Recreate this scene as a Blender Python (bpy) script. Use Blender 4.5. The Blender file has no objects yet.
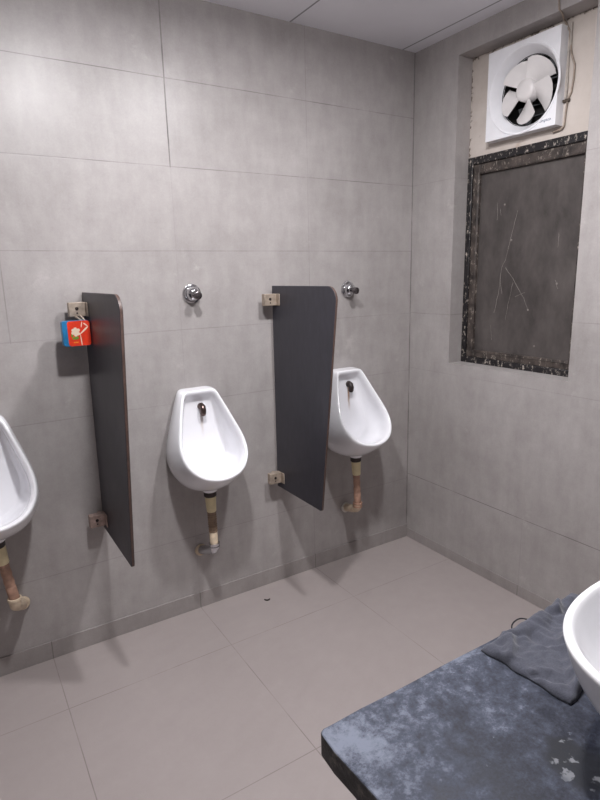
import bpy, bmesh, math, random
from mathutils import Vector, Matrix
random.seed(7)
SC = bpy.context.scene
COL = SC.collection
PI = math.pi

# ------------------------------------------------------------------ helpers
def srgb(r, g, b):
    def f(c):
        c /= 255.0
        return c / 12.92 if c <= .04045 else ((c + .055) / 1.055) ** 2.4
    return (f(r), f(g), f(b), 1.0)

def wloc(o):
    v = Vector(o.location)
    while o.parent:
        o = o.parent
        v += Vector(o.location)
    return v

def thing(name, label, cat, loc, group=None):
    o = bpy.data.objects.new(name, None)
    o.empty_display_size = .05
    COL.objects.link(o)
    o.location = loc
    o['label'] = label
    o['category'] = cat
    if group:
        o['group'] = group
    return o

def tag(o, label, cat, group=None):
    o['label'] = label
    o['category'] = cat
    if group:
        o['group'] = group
    return o

class MB:
    """collects shapes (world coordinates) into ONE mesh object"""
    def __init__(self):
        self.bm = bmesh.new()
    def box(self, x0, x1, y0, y1, z0, z1, mi=0):
        vs = [self.bm.verts.new(p) for p in
              ((x0, y0, z0), (x1, y0, z0), (x1, y1, z0), (x0, y1, z0),
               (x0, y0, z1), (x1, y0, z1), (x1, y1, z1), (x0, y1, z1))]
        for f in ((3, 2, 1, 0), (4, 5, 6, 7), (0, 1, 5, 4), (1, 2, 6, 5), (2, 3, 7, 6), (3, 0, 4, 7)):
            self.bm.faces.new([vs[i] for i in f]).material_index = mi
        return self
    def prism(self, poly, ext, mi=0):
        """poly: list of 3D points (planar), ext: extrusion vector"""
        a = [self.bm.verts.new(p) for p in poly]
        b = [self.bm.verts.new(Vector(p) + Vector(ext)) for p in poly]
        n = len(a)
        fs = [self.bm.faces.new(a), self.bm.faces.new(b[::-1])]
        for i in range(n):
            fs.append(self.bm.faces.new((a[i], b[i], b[(i + 1) % n], a[(i + 1) % n])))
        for f in fs:
            f.material_index = mi
        return self
    def tube(self, pts, rad, seg=16, mi=0, cap=True):
        pts = [Vector(p) for p in pts]
        n = len(pts)
        if not hasattr(rad, '__len__'):
            rad = [rad] * n
        rings = []
        t0 = (pts[1] - pts[0]).normalized()
        u = t0.orthogonal().normalized()
        for i in range(n):
            d = ((pts[min(i + 1, n - 1)] - pts[i]).normalized() + (pts[i] - pts[max(i - 1, 0)]).normalized())
            t = d.normalized() if d.length > 1e-6 else t0
            u = (u - t * u.dot(t)).normalized()
            v = t.cross(u)
            rings.append([self.bm.verts.new(pts[i] + (u * math.cos(2 * PI * k / seg) + v * math.sin(2 * PI * k / seg)) * rad[i]) for k in range(seg)])
        for i in range(n - 1):
            for k in range(seg):
                self.bm.faces.new((rings[i][k], rings[i][(k + 1) % seg], rings[i + 1][(k + 1) % seg], rings[i + 1][k])).material_index = mi
        if cap:
            self.bm.faces.new(rings[0][::-1]).material_index = mi
            self.bm.faces.new(rings[-1]).material_index = mi
        return self
    def lathe(self, origin, axis, prof, seg=40, mi=0):
        """prof: (distance along axis, radius)"""
        axis = Vector(axis).normalized()
        u = axis.orthogonal().normalized()
        v = axis.cross(u)
        o = Vector(origin)
        rings = []
        for h, r in prof:
            if r < 1e-6:
                rings.append([self.bm.verts.new(o + axis * h)])
            else:
                rings.append([self.bm.verts.new(o + axis * h + (u * math.cos(2 * PI * k / seg) + v * math.sin(2 * PI * k / seg)) * r) for k in range(seg)])
        for a, b in zip(rings[:-1], rings[1:]):
            for k in range(seg):
                k2 = (k + 1) % seg
                if len(a) == 1 and len(b) == 1:
                    continue
                if len(a) == 1:
                    self.bm.faces.new((a[0], b[k2], b[k]))
                elif len(b) == 1:
                    self.bm.faces.new((a[k], a[k2], b[0]))
                else:
                    self.bm.faces.new((a[k], a[k2], b[k2], b[k]))
        return self
    def rings(self, rs, cap0=False, cap1=False, mi=0):
        R = [[self.bm.verts.new(p) for p in r] for r in rs]
        n = len(R[0])
        for a, b in zip(R[:-1], R[1:]):
            for k in range(n):
                self.bm.faces.new((a[k], a[(k + 1) % n], b[(k + 1) % n], b[k])).material_index = mi
        if cap0:
            self.bm.faces.new(R[0][::-1]).material_index = mi
        if cap1:
            c = sum((v.co for v in R[-1]), Vector()) / n
            cv = self.bm.verts.new(c)
            for k in range(n):
                self.bm.faces.new((R[-1][k], R[-1][(k + 1) % n], cv)).material_index = mi
        return self
    def build(self, name, mats, parent=None, smooth=None, bevel=0, seg=2, subsurf=0, loc=None):
        if not isinstance(mats, (list, tuple)):
            mats = [mats]
        bmesh.ops.recalc_face_normals(self.bm, faces=self.bm.faces)
        off = wloc(parent) if parent else Vector(loc or (0, 0, 0))
        if off.length:
            bmesh.ops.translate(self.bm, verts=self.bm.verts, vec=-off)
        me = bpy.data.meshes.new(name)
        self.bm.to_mesh(me)
        self.bm.free()
        for m in mats:
            me.materials.append(m)
        o = bpy.data.objects.new(name, me)
        COL.objects.link(o)
        if parent:
            o.parent = parent
        else:
            o.location = off
        if smooth is not None:
            me.polygons.foreach_set('use_smooth', [True] * len(me.polygons))
            if smooth < 179:
                me.set_sharp_from_angle(angle=math.radians(smooth))
        if bevel:
            b = o.modifiers.new('bevel', 'BEVEL')
            b.width = bevel
            b.segments = seg
            b.limit_method = 'ANGLE'
            b.angle_limit = math.radians(40)
            me.polygons.foreach_set('use_smooth', [True] * len(me.polygons))
            if smooth is None:
                me.set_sharp_from_angle(angle=math.radians(35))
                b.harden_normals = False
        if subsurf:
            s = o.modifiers.new('subsurf', 'SUBSURF')
            s.levels = s.render_levels = subsurf
        return o

def struct(o):
    o['kind'] = 'structure'
    return o

# ------------------------------------------------------------------ materials
class NT:
    def __init__(self, name):
        self.m = bpy.data.materials.new(name)
        self.m.use_nodes = True
        self.nt = self.m.node_tree
        self.b = self.nt.nodes['Principled BSDF']
        tc = self.nt.nodes.new('ShaderNodeTexCoord')
        self.obj = tc.outputs['Object']
    def n(self, typ, **kw):
        x = self.nt.nodes.new(typ)
        for k, v in kw.items():
            setattr(x, k, v)
        return x
    def link(self, a, b):
        self.nt.links.new(a, b)
    def val(self, sock, v):
        if hasattr(v, 'is_output') or isinstance(v, bpy.types.NodeSocket):
            self.link(v, sock)
        else:
            sock.default_value = v
    def math(self, op, a, b=0.0, c=None, clamp=False):
        x = self.n('ShaderNodeMath', operation=op)
        x.use_clamp = clamp
        self.val(x.inputs[0], a)
        self.val(x.inputs[1], b)
        if c is not None:
            self.val(x.inputs[2], c)
        return x.outputs[0]
    def noise(self, scale, detail=4, rough=.5, stretch=None, vec=None, w=None):
        v = vec or self.obj
        if stretch or w:
            mp = self.n('ShaderNodeMapping')
            self.link(v, mp.inputs[0])
            if stretch:
                mp.inputs['Scale'].default_value = stretch
            if w:
                mp.inputs['Location'].default_value = w
            v = mp.outputs[0]
        x = self.n('ShaderNodeTexNoise')
        self.link(v, x.inputs['Vector'])
        x.inputs['Scale'].default_value = scale
        x.inputs['Detail'].default_value = detail
        x.inputs['Roughness'].default_value = rough
        return x.outputs['Fac']
    def ramp(self, fac, stops):
        r = self.n('ShaderNodeValToRGB')
        e = r.color_ramp.elements
        while len(e) < len(stops):
            e.new(.5)
        for k, (p, c) in enumerate(stops):
            e[k].position = p
            e[k].color = c if len(c) == 4 else (*c, 1)
        self.link(fac, r.inputs[0])
        return r.outputs[0]
    def step(self, fac, a, b):
        x = self.n('ShaderNodeMapRange')
        x.interpolation_type = 'SMOOTHSTEP'
        self.link(fac, x.inputs[0])
        x.inputs[1].default_value = a
        x.inputs[2].default_value = b
        return x.outputs[0]
    def mix(self, fac, a, b, mode='MIX'):
        x = self.n('ShaderNodeMix', data_type='RGBA', blend_type=mode)
        self.val(x.inputs[0], fac)
        self.val(x.inputs[6], a)
        self.val(x.inputs[7], b)
        return x.outputs[2]
    def xyz(self):
        s = self.n('ShaderNodeSeparateXYZ')
        self.link(self.obj, s.inputs[0])
        return s.outputs
    def bump(self, h, strength=.2, dist=.002):
        x = self.n('ShaderNodeBump')
        x.inputs['Strength'].default_value = strength
        x.inputs['Distance'].default_value = dist
        self.link(h, x.inputs['Height'])
        self.link(x.outputs[0], self.b.inputs['Normal'])
    def set(self, col=None, rough=None, metal=None, spec=None):
        if col is not None: self.val(self.b.inputs['Base Color'], col)
        if rough is not None: self.val(self.b.inputs['Roughness'], rough)
        if metal is not None: self.b.inputs['Metallic'].default_value = metal
        if spec is not None: self.b.inputs['Specular IOR Level'].default_value = spec
        return self

def simple(name, col, rough=.5, metal=0, spec=.5, var=.12, scale=25):
    t = NT(name)
    f = t.noise(scale, 4)
    c2 = tuple(c * (1 - var) for c in col[:3]) + (1,)
    c1 = tuple(min(1, c * (1 + var)) for c in col[:3]) + (1,)
    t.set(t.ramp(f, [(.3, c2), (.7, c1)]), rough, metal, spec)
    return t.m

def tile_mat(name, base_lo, base_hi, lines, rough, joint, mott=1.0, joint_light=None):
    """lines: (axis 'X/Y/Z', position, half width, strength[, (axis, lo, hi)])"""
    t = NT(name)
    X, Y, Z = t.xyz()
    ax = dict(X=X, Y=Y, Z=Z)
    big = t.noise(2.2, 5, .55)
    mid = t.noise(11, 9, .72)
    streak = t.noise(14, 5, .6, stretch=(1.6, 1.6, .35))
    fine = t.noise(160, 3, .6)
    s = t.math('MULTIPLY', big, .30)
    s = t.math('MULTIPLY_ADD', mid, .35, s)
    s = t.math('MULTIPLY_ADD', streak, .21, s)
    s = t.math('MULTIPLY_ADD', fine, .12, s)
    c = t.ramp(s, [(.5 - .15 / mott, base_lo), (.5 + .15 / mott, base_hi)])
    # pale worn blotches with ragged shape
    bl = t.step(t.noise(6.5, 8, .72, w=(3.1, 7.7, 1.3)), .60, .74)
    if mott >= 1:                                              # tiny pale knocks and scuffs in the glaze
        kn = t.step(t.noise(27, 5, .6, stretch=(1, 1, 1.4), w=(5, 2, 3)), .70, .76)
        c = t.mix(t.math('MULTIPLY', kn, .22), c, G(215, 212, 210))
    c = t.mix(t.math('MULTIPLY', bl, .28 if mott >= 1 else .06), c, tuple(min(1, k * 1.45) for k in base_hi[:3]) + (1,))
    wob = t.math('MULTIPLY', t.math('SUBTRACT', t.noise(3, 2), .5), .004)
    jn = None
    for ln in lines:
        a, p, w, st = ln[:4]
        d = t.math('ABSOLUTE', t.math('ADD', t.math('SUBTRACT', ax[a], p), wob))
        k = t.math('MULTIPLY', t.math('SUBTRACT', 1.0, t.math('DIVIDE', d, w), clamp=True), 2.2, clamp=True)
        k = t.math('MULTIPLY', k, st)
        if len(ln) > 4:
            a2, lo, hi = ln[4]
            k = t.math('MULTIPLY', k, t.math('MULTIPLY', t.math('GREATER_THAN', ax[a2], lo), t.math('LESS_THAN', ax[a2], hi)))
        jn = k if jn is None else t.math('MAXIMUM', jn, k)
    fade = t.step(t.noise(4, 4, .7, w=(9, 2, 5)), .30, .62)
    jn = t.math('MULTIPLY', jn, t.math('MULTIPLY_ADD', fade, .8, .2))
    c = t.mix(jn, c, joint)
    t.set(c, None)
    r = t.math('MULTIPLY_ADD', mid, .16, rough - .08)
    t.set(None, r)
    h = t.math('SUBTRACT', t.math('MULTIPLY', s, .25), jn)
    t.bump(h, .25, .0015)
    return t.m

G = lambda *a: srgb(*a)
W_LO, W_HI = G(146, 141, 139), G(178, 173, 172)
JOINT = G(82, 77, 75)
wl = []
for z, s in ((.335, .28), (.917, .30), (1.205, .30), (1.503, .38), (1.803, .55), (2.10, .60)):
    wl.append(('Z', z, .0019, s))
wl += [('X', -1.2, .003, 1.0, ('Z', 1.80, 2.4)), ('X', -1.2, .0016, .14, ('Z', 0, 1.8)),
       ('X', -.6, .0020, .28), ('X', -1.8, .0022, .35, ('Z', 1.2, 2.4)), ('X', -2.4, .0025, .6), ('X', -.004, .004, .7)]
M_WALL_B = tile_mat('grey_concrete_tile_back', W_LO, W_HI, wl, .38, JOINT)
wr = [('Z', z, .002, s) for z, s in ((.36, .75), (.93, .2), (1.207, .42), (1.803, .22))]
wr += [('Y', y, .002, .2, ('Z', 0, .36)) for y in (-.71, -1.31, -1.91)]
M_WALL_R = tile_mat('grey_concrete_tile_right', W_LO, W_HI, wr, .42, JOINT)
wo = [('Z', k * .3, .002, .5) for k in range(1, 8)] + [('X', -.6 * k, .002, .4) for k in range(1, 5)] + [('Y', -.6 * k, .002, .4) for k in range(1, 5)]
M_WALL_O = tile_mat('grey_concrete_tile_other', W_LO, W_HI, wo, .42, JOINT)
fl = [('Y', -.311 - .594 * k, .0019, .60) for k in range(4)] + [('X', -.6 * k, .0019, .60) for k in range(1, 5)]
M_FLOOR = tile_mat('taupe_matt_floor_tile', G(154, 145, 143), G(165, 156, 154), fl, .40, G(100, 90, 86), mott=.8)
M_SKIRT = tile_mat('grey_skirting_tile', G(138, 132, 130), G(164, 158, 156), [('X', -.6 * k, .002, .8) for k in range(1, 5)] + [('Y', -.71 - .6 * k, .002, .8) for k in range(3)], .42, G(90, 84, 82))
t = NT('white_gypsum_ceiling_tile')
X, Y, Z = t.xyz()
j = None
for p in (-.078, -.668, -1.268, -1.868, -2.468):
    k = t.math('MULTIPLY', t.math('SUBTRACT', 1.0, t.math('DIVIDE', t.math('ABSOLUTE', t.math('SUBTRACT', X, p)), .005), clamp=True), 2, clamp=True)
    j = k if j is None else t.math('MAXIMUM', j, k)
for p in (-.66, -1.26, -1.86):
    k = t.math('MULTIPLY', t.math('SUBTRACT', 1.0, t.math('DIVIDE', t.math('ABSOLUTE', t.math('SUBTRACT', Y, p)), .005), clamp=True), 2, clamp=True)
    j = t.math('MAXIMUM', j, k)
base = t.ramp(t.noise(3, 4), [(.3, G(236, 236, 242)), (.7, G(244, 244, 250))])
t.set(t.mix(t.math('MULTIPLY', j, .75), base, G(105, 105, 108)), .6)
t.bump(t.math('SUBTRACT', 1, j), .3, .003)
M_CEIL = t.m

def ceramic(name, stain):
    t = NT(name)
    X, Y, Z = t.xyz()
    # brown streak running down from the inlet (local coordinates of the urinal)
    wob = t.math('MULTIPLY', t.math('SUBTRACT', t.noise(30, 2), .5), .012)
    d = t.math('ABSOLUTE', t.math('SUBTRACT', t.math('ADD', X, wob), .012))
    wid = t.math('SUBTRACT', 1, t.math('DIVIDE', d, .009), clamp=True)
    lo = t.step(Z, .20, .285)
    hi = t.math('LESS_THAN', Z, .325)
    inr = t.math('LESS_THAN', Y, -.015)
    f = t.math('MULTIPLY', t.math('MULTIPLY', wid, lo), t.math('MULTIPLY', hi, inr))
    f = t.math('MULTIPLY', f, stain)
    film = t.math('MULTIPLY', t.step(t.noise(9, 5, .6), .5, .8), .10)
    base = t.mix(film, G(238, 238, 242), G(206, 204, 206))
    t.set(t.mix(f, base, G(150, 105, 58)), .12, 0, .6)
    t.b.inputs['Coat Weight'].default_value = .4
    t.b.inputs['Coat Roughness'].default_value = .06
    return t.m
M_CER1 = ceramic('white_glazed_ceramic_light_stain', .45)
M_CER2 = ceramic('white_glazed_ceramic_brown_stain', 1.0)
t = NT('white_basin_ceramic')
t.set(t.ramp(t.noise(6, 3), [(.3, G(232, 233, 236)), (.7, G(243, 243, 246))]), .14, 0, .6)
M_BASIN = t.m

t = NT('dark_laminate_board')
f = t.noise(60, 5, .6, stretch=(1, 1, .3))
t.set(t.ramp(f, [(.3, G(49, 48, 55)), (.7, G(57, 56, 64))]), t.math('MULTIPLY_ADD', t.noise(5, 4), .15, .32), 0, .45)
M_LAM = t.m
M_LAMEDGE = simple('brown_laminate_edge', G(78, 60, 54), .5, var=.25, scale=60)
M_STEEL = simple('dull_brushed_steel', G(168, 154, 140), .5, .4, var=.2, scale=60)
M_RUST = simple('rusty_steel', G(158, 138, 130), .6, .3, var=.3, scale=90)
M_CHROME = simple('chrome', G(205, 205, 208), .12, 1.0, var=.05)
M_TARN = simple('tarnished_chrome', G(96, 82, 78), .28, .9, var=.35, scale=70)
M_BUTTON = simple('dull_chrome', G(112, 106, 108), .25, .9, var=.2, scale=70)
M_DARKRUB = simple('dark_rubber', G(40, 28, 26), .5, var=.3)
M_CREAM = simple('yellowed_cream_plastic', G(222, 208, 168), .42, var=.10, scale=40)
M_BROWNP = simple('dirty_brown_corrugated_plastic', G(140, 118, 98), .5, var=.3, scale=45)
M_PINKP = simple('brown_pink_plastic_pipe', G(158, 124, 106), .45, var=.28, scale=45)
M_BEIGE = simple('stained_beige_plastic', G(206, 188, 164), .42, var=.16, scale=50)
M_PLASTER = simple('white_cement_patch', G(205, 200, 192), .8, var=.15, scale=60)
M_FANW = simple('white_plastic', G(236, 236, 240), .28, var=.03)
M_FANBLADE = simple('white_plastic_blade', G(222, 218, 217), .30, var=.05, scale=15)
M_BLACK = simple('black_duct', G(26, 24, 24), .6, var=.3)
M_LOGO = simple('blue_print', G(60, 80, 110), .4, var=.05)
M_CABLE = simple('dusty_grey_cable', G(168, 160, 152), .5, var=.2, scale=60)
M_CABLE2 = simple('brown_cable', G(150, 136, 124), .5, var=.25, scale=60)
M_TAPE = simple('dark_tape', G(70, 60, 52), .6, var=.3)

t = NT('cream_painted_board')
a = t.noise(5, 6, .65)
c = t.ramp(a, [(.3, G(184, 174, 166)), (.7, G(206, 197, 190))])
X, Y, Z = t.xyz()
edge = t.math('MAXIMUM', t.math('SUBTRACT', 1, t.math('DIVIDE', t.math('SUBTRACT', 2.288, Z), .035), clamp=True),
              t.math('SUBTRACT', 1, t.math('DIVIDE', t.math('SUBTRACT', -.262, Y), .018), clamp=True))
chip = t.step(t.math('ADD', t.noise(45, 5, .7), t.math('MULTIPLY', edge, .20)), .66, .76)
c = t.mix(chip, c, G(104, 92, 82))
smear = t.math('MULTIPLY', t.step(t.noise(12, 5, .7, w=(4, 4, 9)), .58, .75), .45)
c = t.mix(smear, c, G(160, 128, 98))
t.set(c, .55)
t.bump(chip, -.3, .001)
M_PANEL = t.m

t = NT('black_peeling_paint')
a = t.step(t.noise(75, 6, .75, stretch=(1, 1, .55)), .55, .62)
b = t.step(t.noise(11, 4, .6), .40, .52)
c = t.mix(t.math('MULTIPLY', a, b), t.ramp(t.noise(20, 4), [(.3, G(14, 12, 16)), (.7, G(34, 31, 33))]), G(186, 176, 166))
t.set(c, .5)
t.bump(a, -.4, .001)
M_FRAME = t.m
t = NT('brown_grey_worn_sash_paint')
a = t.step(t.noise(80, 6, .75, stretch=(1, 1, .6)), .54, .68)
c = t.mix(t.math('MULTIPLY', a, .8), t.ramp(t.noise(24, 4), [(.3, G(38, 33, 32)), (.7, G(84, 75, 70))]), G(172, 162, 152))
t.set(c, .5)
M_SASH = t.m
t = NT('dirty_grey_glass')
a = t.noise(7, 8, .7, stretch=(1, 1.2, .6))
c = t.ramp(a, [(.3, G(54, 50, 49)), (.7, G(92, 86, 84))])
sp = t.step(t.noise(120, 3, .7), .70, .78)
c = t.mix(t.math('MULTIPLY', sp, .35), c, G(150, 144, 138))
t.set(c, t.math('MULTIPLY_ADD', a, .25, .28), 0, .5)
M_PANE = t.m
M_SCRATCH = simple('pale_scratch', G(126, 119, 115), .5, var=.15, scale=90)

t = NT('black_granite_with_pale_stains')
X, Y, Z = t.xyz()
spk = t.noise(220, 3, .7)
c = t.ramp(spk, [(.35, G(17, 20, 31)), (.72, G(35, 40, 56))])
n1 = t.noise(7, 6, .6)
n2 = t.noise(30, 11, .80, w=(2, 5, 1))
n3 = t.noise(60, 8, .75, w=(7, 1, 4))
# limescale: thicker along the outer corner and the front edge, with ragged shapes
edge = t.math('MULTIPLY', t.step(Y, .30, .51), .07)
edge2 = t.math('MULTIPLY', t.math('SUBTRACT', 1, t.step(X, -.82, -.62)), .10)
z_ = t.math('ADD', t.math('MULTIPLY', t.math('SUBTRACT', n1, .5), .55), t.math('ADD', edge, edge2))
s = t.math('ADD', t.math('MULTIPLY_ADD', n2, .62, z_), t.math('MULTIPLY', n3, .38))
c = t.mix(t.math('MULTIPLY', t.step(s, .46, .68), .60), c, G(84, 89, 104))
c = t.mix(t.math('MULTIPLY', t.step(s, .60, .76), .60), c, G(132, 138, 153))
# a wet dark patch with a few chalky flecks near the basin
dx = t.math('SUBTRACT', X, -1.385 + .8)
dy = t.math('SUBTRACT', Y, -1.792 + 2.08)
rr = t.math('SQRT', t.math('ADD', t.math('MULTIPLY', dx, dx), t.math('MULTIPLY', dy, dy)))
rr = t.math('MULTIPLY_ADD', t.math('SUBTRACT', t.noise(30, 4), .5), .05, rr)
wet = t.math('SUBTRACT', 1, t.step(rr, .030, .050))
c = t.mix(t.math('MULTIPLY', wet, .85), c, G(22, 24, 30))
c = t.mix(t.math('MULTIPLY', wet, t.math('MULTIPLY', t.step(t.noise(48, 3, .5, w=(1.9, .4, 0)), .59, .64), .5)), c, G(150, 152, 158))
drop = t.step(t.noise(34, 6, .7, w=(8, 1, 0)), .66, .72)
c = t.mix(t.math('MULTIPLY', drop, .5), c, G(120, 124, 136))
t.set(c, t.math('MULTIPLY_ADD', t.step(s, .45, .65), .25, .45), 0, .28)
t.bump(s, .15, .002)
M_GRANITE = t.m
t = NT('rough_granite_edge')
c = t.ramp(t.noise(48, 6, .7), [(.3, G(16, 16, 19)), (.55, G(44, 43, 45)), (.8, G(120, 114, 106))])
t.set(c, .6)
t.bump(t.noise(48, 6, .7), .6, .004)
M_GRED = t.m
t = NT('grey_cotton_cloth')
a = t.noise(420, 2, .5)
c = t.mix(a, G(60, 61, 70), G(84, 86, 96))
c = t.mix(t.math('MULTIPLY', t.step(t.noise(14, 5), .5, .7), .35), c, G(54, 56, 66))
t.set(c, .95, 0, .15)
t.bump(a, .5, .001)
t.b.inputs['Sheen Weight'].default_value = .25
M_CLOTH = t.m
M_THREAD = simple('dark_thread', G(30, 30, 36), .9, var=.2)
M_RED = simple('orange_red_card', G(228, 62, 36), .35, var=.10, scale=60)
M_BLUE = simple('blue_card', G(36, 116, 166), .35, var=.12, scale=60)
M_WHITEPR = simple('cream_print', G(245, 222, 200), .4, var=.06)
M_GREENPR = simple('green_print', G(120, 150, 60), .4, var=.2, scale=120)
M_YELPR = simple('orange_print', G(240, 140, 50), .4, var=.1)
M_SCRAP = simple('dark_scrap', G(58, 50, 48), .8, var=.3, scale=80)
M_LAMPBODY = simple('white_lamp_ring', G(230, 230, 230), .4, var=.02)
def lamp_mat(name, strength):
    t = NT(name)
    t.set(G(250, 250, 250), .5)
    t.link(t.ramp(t.noise(3, 2), [(.2, (1.0, .98, 1.0, 1)), (.8, (1.0, .985, 1.0, 1))]), t.b.inputs['Emission Color'])
    t.b.inputs['Emission Strength'].default_value = strength
    return t.m

# ------------------------------------------------------------------ the room
H = 2.376
XL, YF = -3.0, -2.6
struct(MB().box(XL - .1, .2, YF - .1, .1, -.1, 0).build('floor', M_FLOOR))
struct(MB().box(XL - .1, .2, YF - .1, .1, H, H + .1).build('ceiling', M_CEIL))
struct(MB().box(XL - .1, .2, 0, .1, 0, H).build('wall_back', M_WALL_B))
struct(MB().box(XL - .1, XL, YF, 0, 0, H).build('wall_left', M_WALL_O))
struct(MB().box(XL - .1, .2, YF - .1, YF, 0, H).build('wall_front', M_WALL_O))
WY0, WY1, WZ0, WZ1 = -.866, -.261, .983, 2.288       # window opening
m = MB()
m.box(0, .2, YF, 0, 0, WZ0).box(0, .2, YF, 0, WZ1, H)
m.box(0, .2, WY1, 0, WZ0, WZ1).box(0, .2, YF, WY0, WZ0, WZ1)
struct(m.build('wall_right', M_WALL_R))
struct(MB().box(XL, 0, -.005, 0, 0, .072).build('baseboard_back', M_SKIRT, bevel=.0006, seg=1))
struct(MB().box(-.004, 0, YF, -.0051, 0, .05).build('baseboard_right', M_SKIRT, bevel=.0006, seg=1))

# window: frame, sash and pane
FX = .08
ZF = 1.888
def bars(m, x0, x1, ya, yb, za, zb, w, wt=None):
    """rectangular frame; ya<yb"""
    wt = wt or w
    m.box(x0, x1, ya, ya + w, za, zb).box(x0, x1, yb - w, yb, za, zb)
    m.box(x0, x1, ya + w, yb - w, za, za + w).box(x0, x1, ya + w, yb - w, zb - wt, zb)
    return m
wf = bars(MB(), FX, .15, WY0, WY1, WZ0, ZF, .027, .032).build('window_1', M_FRAME, bevel=.003, loc=(FX, (WY0 + WY1) / 2, WZ0))
struct(wf)
sash = bars(MB(), .088, .125, WY0 + .027, WY1 - .027, WZ0 + .027, ZF - .032, .034, .042)
bars(sash, .0865, .09, WY0 + .052, WY1 - .052, WZ0 + .050, ZF - .066, .005)
so = sash.build('sash', M_SASH, wf, bevel=.003)
m = MB().box(.102, .108, WY0 + .055, WY1 - .055, WZ0 + .055, ZF - .068)
SCR = [[(-.519, 1.645), (-.49, 1.527), (-.47, 1.445), (-.453, 1.414), (-.446, 1.318), (-.425, 1.219)],
       [(-.472, 1.413), (-.514, 1.366), (-.575, 1.283), (-.597, 1.237)],
       [(-.515, 1.35), (-.496, 1.254), (-.487, 1.189)], [(-.415, 1.686), (-.417, 1.614)],
       [(-.714, 1.359), (-.728, 1.325)], [(-.408, 1.163), (-.419, 1.096)], [(-.715, 1.541), (-.715, 1.484)],
       [(-.43, 1.66), (-.436, 1.63)], [(-.45, 1.36), (-.462, 1.30)], [(-.53, 1.29), (-.58, 1.31)]]
for i, s in enumerate(SCR):
    pts = []
    for a, b in zip(s[:-1], s[1:]):
        for k in range(5):
            q = k / 5
            pts.append((.1018, a[0] + (b[0] - a[0]) * q + random.uniform(-.0015, .0015), a[1] + (b[1] - a[1]) * q))
    pts.append((.1018, *s[-1]))
    m.tube(pts, [(.0013 if i == 0 else .0009) * random.uniform(.4, 1.2) for _ in pts], 6, mi=1)
for y, z in ((-.452, 1.674), (-.638, 1.088), (-.597, 1.237), (-.496, 1.526), (-.722, 1.345)):
    m.lathe((.102, y, z), (-1, 0, 0), [(0, .0045), (.0008, .003), (.001, 0)], 10)
    for f in m.bm.faces[-20:] if False else []:
        pass
m.bm.faces.ensure_lookup_table()
for f in m.bm.faces:
    c = f.calc_center_median()
    if c.x < .1019 and f.calc_area() < 5e-4:
        f.material_index = 1
m.build('pane', [M_PANE, M_SCRATCH], wf)

# board above the window, with the round hole of the fan
FC = Vector((0, -.556, 2.085))
def plate_hole(m, x0, x1, ya, yb, za, zb, cy, cz, r, seg=48, r2=None):
    """square plate (normal along X) with a round hole"""
    def sq(k):
        a = 2 * PI * k / seg
        d = (math.cos(a), math.sin(a))
        ts = []
        if d[0] > 1e-9: ts.append((yb - cy) / d[0])
        if d[0] < -1e-9: ts.append((ya - cy) / d[0])
        if d[1] > 1e-9: ts.append((zb - cz) / d[1])
        if d[1] < -1e-9: ts.append((za - cz) / d[1])
        tt = min(ts)
        return [cy + d[0] * tt, cz + d[1] * tt]
    S = [sq(k) for k in range(seg)]
    for cyy, czz in ((ya, za), (ya, zb), (yb, za), (yb, zb)):   # snap the nearest samples to the corners
        k = min(range(seg), key=lambda i: (S[i][0] - cyy) ** 2 + (S[i][1] - czz) ** 2)
        S[k] = [cyy, czz]
    r2 = r2 or r
    C = lambda rr, x: [(x, cy + rr * math.cos(2 * PI * k / seg), cz + rr * math.sin(2 * PI * k / seg)) for k in range(seg)]
    Q = lambda x: [(x, *s) for s in S]
    m.rings([C(r2, x1), Q(x1), Q(x0), C(r, x0), C(r2, x1)])
    bmesh.ops.remove_doubles(m.bm, verts=m.bm.verts, dist=1e-6)
    return m
pb = plate_hole(MB(), .085, .100, WY0, WY1, ZF, WZ1, FC.y, FC.z, .135).build('painted_board', M_PANEL)
tag(pb, 'cream painted board with chipped edges filling the recess above the window', 'board')

# exhaust fan
fan = thing('exhaust_fan', 'square white exhaust fan with five blades mounted above the window', 'fan', (.085, -.549, 1.924))
fm = MB()
PY0, PY1, PZ0, PZ1 = -.708, -.386, 1.926, 2.260
plate_hole(fm, .040, .0845, PY0, PY1, PZ0, PZ1, FC.y, FC.z, .152, 64, .124)
fr = fm.build('front_frame', M_FANW, fan, smooth=30, bevel=.004)
MB().lathe((.040, FC.y, FC.z), (-1, 0, 0), [(-.012, .1495), (.0, .1535), (.0025, .156), (.0025, .160), (0, .162)], 64).build('bezel_ring', M_FANW, fan, smooth=40)
MB().lathe((.080, FC.y, FC.z), (1, 0, 0), [(0, .125), (.1, .125), (.1, .1335), (0, .1335), (0, .125)], 48).build('duct', M_BLACK, fan, smooth=40)
lv = MB()
for k in range(6):
    z = FC.z - .115 + k * .04
    hw = math.sqrt(max(.122 ** 2 - min(abs(z + .02 - FC.z) + .02, .1215) ** 2, .0004))
    lv.prism([(.150, FC.y - hw, z), (.152, FC.y - hw, z), (.168, FC.y - hw, z + .04), (.166, FC.y - hw, z + .04)], (0, 2 * hw, 0))
lv.build('shutter', M_BLACK, fan)
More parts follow.
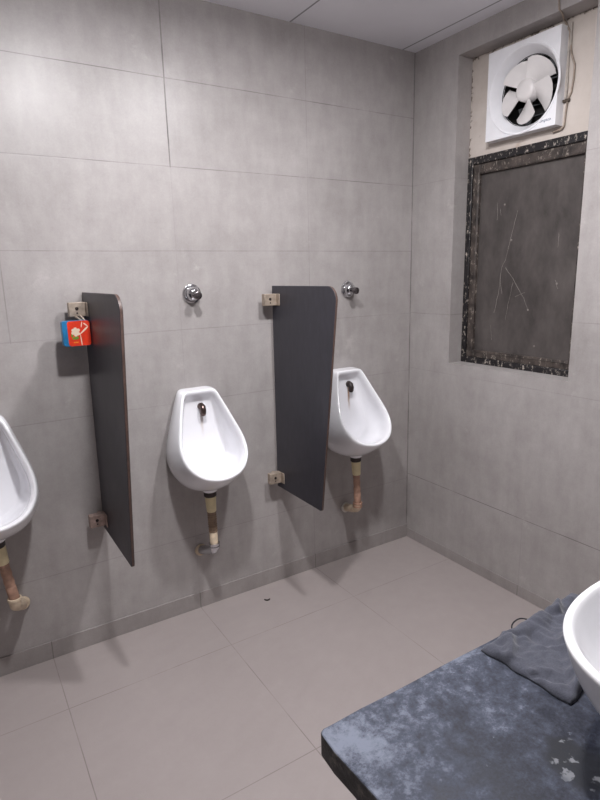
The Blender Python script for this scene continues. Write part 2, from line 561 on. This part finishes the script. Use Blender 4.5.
# motor bracket and hub
mt = MB().lathe((.100, FC.y, FC.z), (1, 0, 0), [(0, 0), (0, .04), (.045, .04), (.045, 0)], 32)
mt.box(.125, .135, FC.y - .124, FC.y + .124, FC.z - .008, FC.z + .008)
mt.build('motor', M_BLACK, fan, smooth=40)
HX = .052
MB().lathe((HX, FC.y, FC.z), (1, 0, 0), [(-.006, 0), (-.0055, .024), (-.002, .036), (.004, .041), (.042, .042), (.045, .03), (.05, 0)], 40).build('hub', M_FANBLADE, fan, smooth=50)
for b in range(5):
    a0 = math.radians(51 + 72 * b)
    bm_ = MB()
    NU, NV = 7, 9
    top, bot = [], []
    for i in range(NU):
        u = i / (NU - 1)
        r = .030 + .090 * u
        span = math.radians(58 + 8 * u)
        rt, rb = [], []
        for jx in range(NV):
            v = jx / (NV - 1) - .5
            a = a0 + span * v + .10 * u
            rr = r * (1 - (.10 * (2 * abs(v)) ** 3 if i == NU - 1 else 0))
            x = HX + .020 + v * (.036 + .012 * u) - .006 * math.sin(PI * (v + .5))
            y, z = FC.y + rr * math.cos(a), FC.z + rr * math.sin(a)
            rt.append(bm_.bm.verts.new((x, y, z)))
            rb.append(bm_.bm.verts.new((x + .0025, y, z)))
        top.append(rt); bot.append(rb)
    for i in range(NU - 1):
        for jx in range(NV - 1):
            bm_.bm.faces.new((top[i][jx], top[i + 1][jx], top[i + 1][jx + 1], top[i][jx + 1]))
            bm_.bm.faces.new((bot[i][jx], bot[i][jx + 1], bot[i + 1][jx + 1], bot[i + 1][jx]))
    loop = [(i, 0) for i in range(NU)] + [(NU - 1, k) for k in range(1, NV)] + [(i, NV - 1) for i in range(NU - 2, -1, -1)] + [(0, k) for k in range(NV - 2, 0, -1)]
    for (i, k), (i2, k2) in zip(loop, loop[1:] + loop[:1]):
        bm_.bm.faces.new((top[i][k], bot[i][k], bot[i2][k2], top[i2][k2]))
    bm_.build('blade', M_FANBLADE, fan, smooth=40)
# maker's word printed at the lower right of the frame
cu = bpy.data.curves.new('print', 'FONT')
cu.body = 'crompton'
cu.size = .0155
cu.extrude = .0003
cu.align_x = 'CENTER'
tmp = bpy.data.objects.new('print', cu)
COL.objects.link(tmp)
bpy.context.view_layer.update()
me = bpy.data.meshes.new_from_object(tmp.evaluated_get(bpy.context.evaluated_depsgraph_get()))
bpy.data.objects.remove(tmp)
bpy.data.curves.remove(cu)
# text runs along -Y, up is +Z, facing -X
me.transform(Matrix(((0, 0, -1, 0), (-1, 0, 0, 0), (0, 1, 0, 0), (0, 0, 0, 1))))
me.materials.append(M_LOGO)
lg = bpy.data.objects.new('printed_word', me)
COL.objects.link(lg)
lg.parent = fr
lg.location = Vector((.0398, -.659, 1.946)) - wloc(fr)
lg['label'] = 'small blue printed word'

# cables beside the fan
c1 = MB().tube([(-.005, -.720, 2.375), (-.005, -.722, 2.321), (-.003, -.724, 2.292), (.010, -.727, 2.281), (.060, -.700, 2.281), (.076, -.700, 2.272),
                (.078, -.716, 2.240), (.079, -.722, 2.197), (.079, -.728, 2.164), (.079, -.744, 2.124), (.079, -.744, 2.078), (.079, -.738, 2.032), (.079, -.726, 2.010),
                (.079, -.722, 1.972), (.078, -.720, 1.925), (.076, -.712, 1.914), (.076, -.675, 1.910)], .0035, 8)
tag(c1.build('power_cable', M_CABLE2, smooth=60), 'thin grey-brown cable drooping from the ceiling down past the right side of the fan', 'cable')
c2 = MB().tube([(.078, -.722, 2.268), (.079, -.723, 2.198), (.079, -.716, 2.172), (.079, -.720, 2.054), (.079, -.718, 2.016)], .004, 8)
c2o = thing('fixed_cable', 'straight pale cable fixed to the cream board right beside the fan', 'cable', (.08, -.718, 2.016))
c2.build('cable_run', M_CABLE, c2o, smooth=60)
MB().box(.073, .0848, -.735, -.708, 2.004, 2.014).build('cable_clip', M_TAPE, c2o, bevel=.002)

# ------------------------------------------------------------------ urinals
KN = [(0, .068), (.08, .080), (.2, .095), (.4, .119), (.55, .134), (.66, .137), (.76, .131), (.85, .114), (.92, .090), (.97, .056), (1.0, 0)]
def rim_outline(N=72):
    """closed outline in (w, s) with rounded shoulders, s=0 top, 1 lip"""
    P = [(0, 0), (.052, 0)] + [(w, s) for s, w in KN]
    right = P
    left = [(-w, s) for w, s in P[::-1][1:-1]]
    pts = right + left
    sc = .395                                     # metres per unit s, for even spacing
    for _ in range(3):                            # corner cutting
        q = []
        for a, b in zip(pts, pts[1:] + pts[:1]):
            q += [(a[0] * .75 + b[0] * .25, a[1] * .75 + b[1] * .25), (a[0] * .25 + b[0] * .75, a[1] * .25 + b[1] * .75)]
        pts = q
    L = [0]
    for a, b in zip(pts, pts[1:] + pts[:1]):
        L.append(L[-1] + math.hypot(a[0] - b[0], (a[1] - b[1]) * sc))
    out = []
    i = 0
    for k in range(N):
        d = L[-1] * k / N
        while L[i + 1] < d:
            i += 1
        f = (d - L[i]) / (L[i + 1] - L[i])
        a, b = pts[i], pts[(i + 1) % len(pts)]
        out.append((a[0] + (b[0] - a[0]) * f, a[1] + (b[1] - a[1]) * f))
    return out
OUT = rim_outline()
ZB = .565                                          # base of the bowl above the floor
def make_urinal(x, label, cer, pipe):
    r = thing('urinal', label, 'urinal', (x, 0, ZB), 'wall urinals')
    yt, zt, yl, zl = -.060, .972, -.268, .653
    cs = .5
    def rim(w, s, inset=0.0, depth=0.0):
        """point on the rim plane, moved inwards by inset (m) and along the plane normal"""
        k = 1 - inset / .15
        w2, s2 = w * k, cs + (s - cs) * (1 - inset / .20)
        n = Vector((0, zl - zt, -(yl - yt)))       # inwards (towards the wall, down)
        n = Vector((0, (zt - zl), (yl - yt))).normalized()
        sag = .020 * (4 * s2 * (1 - s2))           # the rim bows slightly inwards
        p = Vector((x + w2, yt + s2 * (yl - yt), zt + s2 * (zl - zt)))
        return p + n * (depth + sag * .5)
    def back(w, s):
        z = .975 - s * (.975 - .566)
        return Vector((x + w * .98, -.001, z))
    rs = []
    rs.append([back(w * .96, .02 + s * .96) for w, s in OUT])
    for f, bul in ((.0, 0), (.25, .038), (.5, .055), (.72, .045), (.90, .020), (.97, .008)):
        ring = []
        for w, s in OUT:
            b, q = back(w, s), rim(w, s)
            p = b.lerp(q, f)
            k = s ** 2.2
            cx = x
            p.x = cx + (p.x - cx) * (1 + bul * 2.0)
            p.z -= bul * .75 * k
            ring.append(p)
        rs.append(ring)
    rs.append([rim(w, s, .0015, -.004) for w, s in OUT])
    rs.append([rim(w, s, .007, -.0065) for w, s in OUT])
    rs.append([rim(w, s, .014, -.004) for w, s in OUT])
    rs.append([rim(w, s, .0185, .005) for w, s in OUT])
    rs.append([rim(w, s, .022, .018) for w, s in OUT])
    def inner(w, s):
        z = .920 - s * (.920 - .630)
        y = -.040 - .045 * s ** 2
        return Vector((x + w * .74, y, z))
    for f in (.30, .58, .82, 1.0):
        ring = []
        for w, s in OUT:
            a, b = rim(w, s, .022, .018), inner(w, s)
            p = a.lerp(b, f)
            g = math.sin(PI * f)
            p.x = x + (p.x - x) * (1 + .10 * g)
            p.z -= .016 * g * s
            ring.append(p)
        rs.append(ring)
    for k in (.72, .42, .18):
        ring = []
        for w, s in OUT:
            p = inner(w * k, .5 + (s - .5) * k)
            ring.append(p)
        rs.append(ring)
    m = MB().rings(rs, cap0=True, cap1=True)
    # outlet boss under the bowl
    m.lathe((x, -.112, ZB + .04), (0, 0, -1), [(0, 0), (0, .036), (.028, .033), (.040, .030), (.040, 0)], 28)
    m.build('bowl', cer, r, smooth=60, subsurf=1)
    # inlet nozzle
    sp = MB().lathe((x + .012, -.037, .902), (0, -1, -.15), [(0, .014), (.006, .0145), (.016, .013), (.02, 0)], 20)
    sp.tube([(x + .012, -.046, .907), (x + .012, -.059, .901), (x + .012, -.064, .888), (x + .012, -.062, .874), (x + .012, -.060, .868)], [.0105, .0125, .0125, .012, .0095], 14)
    sp.build('inlet_nozzle', pipe.get('nozzle', M_TARN), r, smooth=50)
    # drain
    D = Vector((x, -.112, ZB))
    E = D + Vector(pipe['to'])                     # top of the elbow
    at = lambda f: D.lerp(E, f)
    MB().lathe(D + Vector((0, 0, .002)), (0, 0, -1), [(-.002, 0), (-.002, .0255), (.018, .0255), (.024, .021), (.024, 0)], 24).build('drain_collar', M_DARKRUB, r, smooth=40)
    MB().tube([at(.08), at(.1), at(.34), at(.35)], [.0215, .0225, .0195, .0180], 20).build('drain_sleeve', M_CREAM, r, smooth=40)
    n = 18
    cp, cr = [], []
    for i in range(n + 1):
        f = .345 + .37 * i / n
        cp.append(at(f)); cr.append(.0165 + (.0022 * (i % 2) if pipe['corr'] else .0008 * math.sin(i)))
    MB().tube(cp, cr, 20).build('drain_hose', pipe['hose'], r, smooth=60 if not pipe['corr'] else 25)
    MB().tube([at(.715), at(.72), at(.93), at(.94)], [.016, .017, .017, .0165], 20).build('drain_pipe', pipe['low'], r, smooth=40)
    W = Vector(pipe['wall'])
    W.x += x
    b0 = at(.93)
    c = b0 + Vector((0, .002, -.022))
    pts = [b0, b0 + Vector((0, 0, -.010))]
    for k in range(1, 6):
        a = k / 6 * PI / 2
        pts.append(b0 + Vector(((W.x - b0.x) * .06 * k / 6, .022 * (1 - math.cos(a)), -.010 - .022 * math.sin(a))))
    pts += [b0.lerp(W, .4) + Vector((0, 0, -.030 * .6)), W]
    el = MB().tube(pts, [.020] * 2 + [.0190] * (len(pts) - 2), 20).build('elbow', pipe['elbow'], r, smooth=50)
    rg = MB()
    for k in range(pipe['nuts']):
        o_ = b0 + Vector((0, 0, .006 - .014 * k))
        rg.lathe(o_, (0, 0, -1), [(0, .018), (.001, .0225), (.009, .0225), (.010, .018), (0, .018)], 24)
    rg.build('ring_nut', pipe['nut'], r, smooth=30)
    fl_ = MB().lathe(W + Vector((0, -.001, 0)), (0, -1, 0), [(0, 0), (0, .026), (.006, .025), (.012, .020), (.012, 0)], 24)
    fl_.build('wall_flange', pipe['flange'], r, smooth=30)
    return r
make_urinal(-1.169, 'white wall urinal in the middle, between the two dark partition boards', M_CER1,
            dict(to=(0, -.012, -.240), wall=(-.014, -.001, .268), hose=M_BROWNP, low=M_BEIGE, elbow=M_CHROME, nut=M_CHROME, nuts=2, flange=M_BEIGE, corr=True))
make_urinal(-.434, 'white wall urinal with a brown streak, nearest the window corner', M_CER2,
            dict(to=(.002, -.012, -.245), wall=(.020, -.001, .270), hose=M_PINKP, low=M_PINKP, elbow=M_BEIGE, nut=M_PINKP, nuts=2, flange=M_PLASTER, corr=False, nozzle=M_DARKRUB))
make_urinal(-1.931, 'white wall urinal cut off by the left edge of the photo', M_CER1,
            dict(to=(.030, -.005, -.235), wall=(.055, -.001, .262), hose=M_PINKP, low=M_PINKP, elbow=M_BEIGE, nut=M_BEIGE, nuts=1, flange=M_BEIGE, corr=False))

# ------------------------------------------------------------------ flush valves
def flush(x, z, label):
    r = thing('flush_valve', label, 'flush valve', (x, 0, z), 'chrome flush valves above the urinals')
    MB().lathe((x, -.0002, z), (0, -1, 0), [(0, 0), (0, .036), (.003, .0378), (.008, .036), (.011, .030), (.011, 0)], 48).build('wall_flange', M_CHROME, r, smooth=40)
    MB().lathe((x, -.010, z), (0, -1, 0), [(0, .027), (.008, .0275), (.018, .025), (.026, .019), (.030, .013), (.031, 0)], 40).build('valve_body', M_CHROME, r, smooth=50)
    MB().lathe((x, -.037, z - .004), (0, -1, -.06), [(0, .009), (.020, .009), (.021, .0150), (.034, .0150), (.036, .012), (.036, 0)], 32).build('push_button', M_BUTTON, r, smooth=35)
    return r
flush(-1.150, 1.342, 'round chrome flush valve on the wall above the middle urinal')
flush(-.395, 1.334, 'round chrome flush valve on the wall between partition and window corner')

# ------------------------------------------------------------------ partitions
def partition(xf, label, lean, dy, rusty):
    """xf = left face"""
    th = .0105
    x0, x1 = xf, xf + th
    r = thing('urinal_partition', label, 'partition', (xf + th / 2, -.03, .48), 'dark partition boards between the urinals')
    ywall, zb, zt = (-.006 if rusty else -.019), .478, 1.362
    poly = [(ywall, zb), (ywall, zt)]
    # rounded front top corner, then the front edge tapers in towards the bottom
    R = .052
    ft, fb = -.478 + dy, -.368 + dy
    for k in range(9):
        a = k / 8 * (PI / 2 - .10)
        poly.append((ft + R - R * math.sin(a) + .002, zt - R + R * math.cos(a)))
    poly += [(fb - .004, zb + .012), (fb - .001, zb + .003), (fb + .006, zb)]
    m = MB()
    m.prism([(x0, y, z) for y, z in poly], (th, 0, 0))
    m.bm.faces.ensure_lookup_table()
    for f in m.bm.faces:
        f.normal_update()
        if abs(f.normal.x) < .5:
            f.material_index = 1
    for v in m.bm.verts:                                             # hangs very slightly out of plumb
        v.co.x -= lean * (zt - v.co.z) / (zt - zb)
    b = m.build('board', [M_LAM, M_LAMEDGE], r, bevel=.0012, seg=1)
    for z in (1.306, .530):
        x0 = xf - lean * (zt - z) / (zt - zb)
        q = MB()
        q.box(x0 - .058, x0, -.060, -.034, z - .024, z + .024)              # block clamped on the face
        q.box(x0 - .004, x0, -.085, -.034, z - .024, z + .024)
        q.box(x0 - .020, x0 - .006, -.034, -.0005, z - .015, z + .015)       # stem into the wall
        br = q.build('bracket', M_RUST if rusty and z < 1 else M_STEEL, r, bevel=.002)
        s = MB().lathe((x0 - .032, -.060, z + .003), (0, -1, 0), [(0, .006), (.002, .005), (.003, 0)], 14)
        s.lathe((x0 - .032, -.0605, z - .012), (0, -1, 0), [(0, .003), (.001, .0025), (.001, 0)], 10)
        s.build('screw', M_DARKRUB, br, smooth=40)
    return r
partition(-1.557, 'dark grey partition board on the left, with a red box hanging beside it', .010, -.012, True)
partition(-.801, 'dark grey partition board on the right, beside the corner urinal', .005, 0, False)

# ------------------------------------------------------------------ air freshener hanging from the left partition's bracket
ax0, ax1, az0, az1 = -1.650, -1.5605, 1.186, 1.271
ay0, ay1 = -.098, -.068
af = thing('air_freshener', 'small red and blue air freshener box with a pale flower, hung on the left partition', 'air freshener', ((ax0 + ax1) / 2, (ay0 + ay1) / 2, az0))
def rrect(xa, xb, za, zb, R, y):
    P = []
    for cx, cz, a0 in ((xb - R, zb - R, 0), (xa + R, zb - R, 90), (xa + R, za + R, 180), (xb - R, za + R, 270)):
        for k in range(6):
            a = math.radians(a0 + 18 * k)
            P.append((cx + R * math.cos(a), y, cz + R * math.sin(a)))
    return P
MB().prism(rrect(ax0, ax1, az0, az1, .010, ay0), (0, ay1 - ay0, 0)).build('box', M_BLUE, af, bevel=.001, seg=1)
MB().prism(rrect(ax0 + .0165, ax1 - .0004, az0 + .0006, az1 - .0006, .009, ay0 - .0006), (0, .0006, 0)).build('front_panel', M_RED, af)
P = lambda u, v: (ax0 + u * (ax1 - ax0), ay0 - .001, az1 - v * (az1 - az0))
fp = MB()
def petal(m, u, v, ang, ln, wd, dy=0):
    c = []
    for k in range(14):
        a = 2 * PI * k / 14
        lx, ly = ln * .5 * (1 + math.cos(a)), wd * .5 * math.sin(a) * (.6 + .4 * math.cos(a / 2) ** 2)
        q = P(u, v)
        c.append((q[0] + lx * math.cos(ang) - ly * math.sin(ang), q[1] - dy, q[2] + lx * math.sin(ang) + ly * math.cos(ang)))
    m.prism(c, (0, .0006, 0))
for i, an in enumerate((35, 95, 145, 200, 265, 320)):
    petal(fp, .47, .44, math.radians(an), .0155, .0135, .00008 * i)
petal(fp, .60, .55, math.radians(42), .040, .0065, .0005)
petal(fp, .62, .52, math.radians(-86), .040, .0040, .0006)
petal(fp, .92, .24, math.radians(140), .018, .0050, .0007)
petal(fp, .72, .04, math.radians(258), .020, .0040, .0008)
fp.build('flower_print', M_WHITEPR, af)
gp = MB()
petal(gp, .32, .70, math.radians(8), .022, .013)
petal(gp, .34, .66, math.radians(100), .012, .008, .0002)
gp.build('leaf_print', M_GREENPR, af)
yp = MB()
q = P(.36, .85)
yp.box(q[0], q[0] + .015, q[1], q[1] + .0005, q[2] - .002, q[2] + .002)
yp.build('print_bar', M_YELPR, af)
hk = MB()
hk.tube([(-1.598, -.061, 1.284), (-1.590, -.075, 1.276), (-1.582, -.080, 1.268)], .0035, 8)
hk.tube([(-1.582, -.061, 1.286), (-1.576, -.075, 1.277), (-1.572, -.080, 1.268)], .0035, 8)
hk.build('hanging_strap', M_STEEL, af, smooth=50)

# ------------------------------------------------------------------ counter, basin, cloth
CX0, CY1, CZ, CT = -1.625, -1.570, .80, .036
ct = thing('washbasin_counter', 'black granite counter slab with pale stains at the lower right', 'counter', (-.8, -2.08, 0))
m = MB()
N = 40
def jag(k):
    return .0025 * math.sin(k * 1.7) + random.uniform(-.002, .002)
top, bot = [], []
yb = YF + .001
pts = [(-.0015, CY1), (-.0015, yb)]
n1 = 26
left = [(CX0 + jag(k) * .5, yb + (CY1 - yb) * k / n1) for k in range(n1)]
corner = [(CX0 + .001, CY1 - .008), (CX0 + .003, CY1 - .003), (CX0 + .009, CY1)]
front = [(CX0 + .02 + (-.003 - CX0 - .02) * k / 30, CY1 + jag(k) * .25) for k in range(30)]
poly = pts + left + corner + front
m.prism([(a, b, CZ) for a, b in poly], (0, 0, -CT))
m.bm.faces.ensure_lookup_table()
for f in m.bm.faces:
    f.normal_update()
    if abs(f.normal.z) < .5:
        f.material_index = 1
m.build('slab', [M_GRANITE, M_GRED], ct, bevel=.0025)
MB().box(-1.30, -.001, -2.50, -1.80, 0, CZ - CT - .0005).build('base', M_WALL_O, ct)

bs = thing('vessel_basin', 'white rounded ceramic washbasin standing on the black counter', 'basin', (-1.165, -1.905, CZ))
def sup(hx, hy, z, n=2.7, K=72, cx=-1.165, cy=-1.905):
    P_ = []
    for k in range(K):
        a = 2 * PI * k / K
        c, s = math.cos(a), math.sin(a)
        P_.append((cx + hx * math.copysign(abs(c) ** (2 / n), c), cy + hy * math.copysign(abs(s) ** (2 / n), s), z))
    return P_
HXB, HYB = .252, .208
rs = [sup(.128, .104, CZ + .0005), sup(.145, .118, CZ + .001), sup(.160, .133, CZ + .010), sup(.191, .158, CZ + .035), sup(.220, .181, CZ + .070), sup(.240, .199, CZ + .105),
      sup(HXB - .003, HYB - .003, CZ + .138), sup(HXB, HYB, CZ + .144), sup(HXB - .003, HYB - .003, CZ + .149), sup(HXB - .009, HYB - .009, CZ + .1495), sup(HXB - .014, HYB - .014, CZ + .146),
      sup(.222, .184, CZ + .115), sup(.200, .165, CZ + .080), sup(.170, .138, CZ + .045), sup(.125, .10, CZ + .022), sup(.06, .05, CZ + .016), sup(.024, .024, CZ + .014, 2)]
MB().rings(rs, cap0=True, cap1=True).build('bowl', M_BASIN, bs, smooth=70, subsurf=1)
MB().lathe((-1.165, -1.905, CZ + .0145), (0, 0, 1), [(0, 0), (0, .026), (.003, .024), (.003, .012), (.006, .010), (.006, 0)], 28).build('drain_plug', M_CHROME, bs, smooth=40)

# cloth: crumpled sheet, doubled, bunched along the counter's outer edge
def cloth():
    m = MB()
    A, B, C_, D = Vector((-1.312, -1.578)), Vector((-1.303, -1.728)), Vector((-1.085, -1.695)), Vector((-1.05, -1.575))
    NU, NV = 64, 40
    from mathutils import noise
    V = []
    for i in range(NU + 1):
        u = i / NU
        row = []
        for jx in range(NV + 1):
            v = jx / NV
            p = (A.lerp(D, u)).lerp(B.lerp(C_, u), v)
            e = min(u, 1 - u, v, 1 - v)
            p.x += .006 * noise.noise((u * 5, v * 5, 2.2))
            p.y += .005 * noise.noise((u * 6, v * 6, 8.1)) - .002
            h = .007 + .004 * noise.noise((u * 3, v * 3, 1.0)) + .007 * abs(noise.noise((u * 6 + v * 3.5, v * 1.6 - u, 4.0)))
            h += .006 * abs(noise.noise((u * 15 - v * 4, v * 9, 7.0)))
            w_ = noise.noise((u * 3, v * 3, 6))
            h += .011 * max(0, math.sin(u * 9 + v * 6 + 1.5 * w_)) ** 5
            h -= .006 * max(0, math.sin(u * 14 - v * 9 + 2.5 * w_)) ** 8
            h += .012 * math.exp(-((v - .10) / .12) ** 2) * min(1, max(0, (u - .12) * 4)) * (.75 + .8 * noise.noise((u * 8, .5, 3)))
            h *= min(1, e / .035) ** .5 * .999 + .001 if e < .035 else 1
            row.append(m.bm.verts.new((p.x, p.y, CZ + .002 + max(h, 0.001))))
        V.append(row)
    U = []
    for i in range(NU + 1):
        U.append([m.bm.verts.new((q.co.x, q.co.y, CZ + .0008)) for q in V[i]])
    for i in range(NU):
        for jx in range(NV):
            m.bm.faces.new((V[i][jx], V[i + 1][jx], V[i + 1][jx + 1], V[i][jx + 1]))
            m.bm.faces.new((U[i][jx], U[i][jx + 1], U[i + 1][jx + 1], U[i + 1][jx]))
    loop = [(i, 0) for i in range(NU)] + [(NU, k) for k in range(NV)] + [(i, NV) for i in range(NU, 0, -1)] + [(0, k) for k in range(NV, 0, -1)]
    for (a, b), (c, d) in zip(loop, loop[1:] + loop[:1]):
        m.bm.faces.new((V[a][b], U[a][b], U[c][d], V[c][d]))
    return m
cl = thing('cleaning_cloth', 'crumpled dark grey cloth lying on the counter beside the white basin', 'cloth', (-1.18, -1.645, CZ))
cloth().build('cloth_sheet', M_CLOTH, cl, smooth=179)
LOOP = [(-1.195, -1.582, CZ + .014), (-1.206, -1.574, CZ + .017), (-1.220, -1.572, CZ + .014), (-1.229, -1.574, CZ + .009), (-1.232, -1.580, CZ + .004), (-1.228, -1.585, CZ + .004)]
for _ in range(3):
    q_ = [LOOP[0]]
    for a, b in zip(LOOP[:-1], LOOP[1:]):
        q_ += [tuple(.75 * i + .25 * j for i, j in zip(a, b)), tuple(.25 * i + .75 * j for i, j in zip(a, b))]
    LOOP = q_ + [LOOP[-1]]
MB().tube(LOOP, .0012, 6).build('loose_thread', M_THREAD, cl, smooth=60)

# scrap on the floor
tag(MB().tube([(-.944, -.110, .0035), (-.941, -.118, .003), (-.934, -.124, .003), (-.926, -.123, .0035), (-.921, -.120, .004)], [.002, .003, .0032, .003, .0015], 8).build('scrap', M_SCRAP, smooth=50),
    'tiny dark curled scrap lying on the floor tiles below the middle urinal', 'scrap')

# ------------------------------------------------------------------ lamps
def lamp(x, y, label, mat, power):
    r = thing('ceiling_lamp', label, 'ceiling light', (x, y, H), 'round ceiling lamps')
    MB().lathe((x, y, H - .0005), (0, 0, -1), [(0, 0), (0, .078), (.006, .080), (.012, .074), (.012, 0)], 40).build('base_ring', M_LAMPBODY, r, smooth=30)
    MB().lathe((x, y, H - .0125), (0, 0, -1), [(0, 0), (0, .066), (.020, .066), (.028, .060), (.031, .045), (.032, 0)], 40).build('diffuser', mat, r, smooth=40)
    l = bpy.data.lights.new('lamp_light', 'AREA')
    l.shape = 'DISK'
    l.size = .12
    l.energy = power
    l.color = (1.0, .982, 1.0)
    lo = bpy.data.objects.new('lamp_light', l)
    COL.objects.link(lo)
    lo.location = (x, y, H - .046)
    return r
lamp(-1.50, -1.05, 'left of the two round ceiling lamps in front of the urinals', lamp_mat('lit_diffuser_left', 50), 8.6)
lamp(-.895, -1.08, 'right of the two round ceiling lamps in front of the urinals', lamp_mat('lit_diffuser_right', 30), 7.4)

w = bpy.data.worlds.new('world')
SC.world = w
w.use_nodes = True
w.node_tree.nodes['Background'].inputs[0].default_value = (.02, .02, .022, 1)

# ------------------------------------------------------------------ camera
cam = bpy.data.cameras.new('camera')
cam.sensor_fit = 'HORIZONTAL'
cam.sensor_width = 36
cam.lens = 562.93 / 600 * 36
cam.clip_start = .01
co = bpy.data.objects.new('camera', cam)
COL.objects.link(co)
rt, up, fw = Vector((.84623, -.53229, -.02379)), Vector((.13526, .17141, .97587)), Vector((.51537, .82903, -.21705))
co.matrix_world = Matrix.Translation((-1.97730, -2.11268, 1.40378)) @ Matrix((rt, up, -fw)).transposed().to_4x4()
SC.camera = co

SC.view_settings.view_transform = 'Standard'
SC.view_settings.look = 'None'
SC.view_settings.gamma = 1
SC.view_settings.use_curve_mapping = False
SC.view_settings.exposure = 1.31
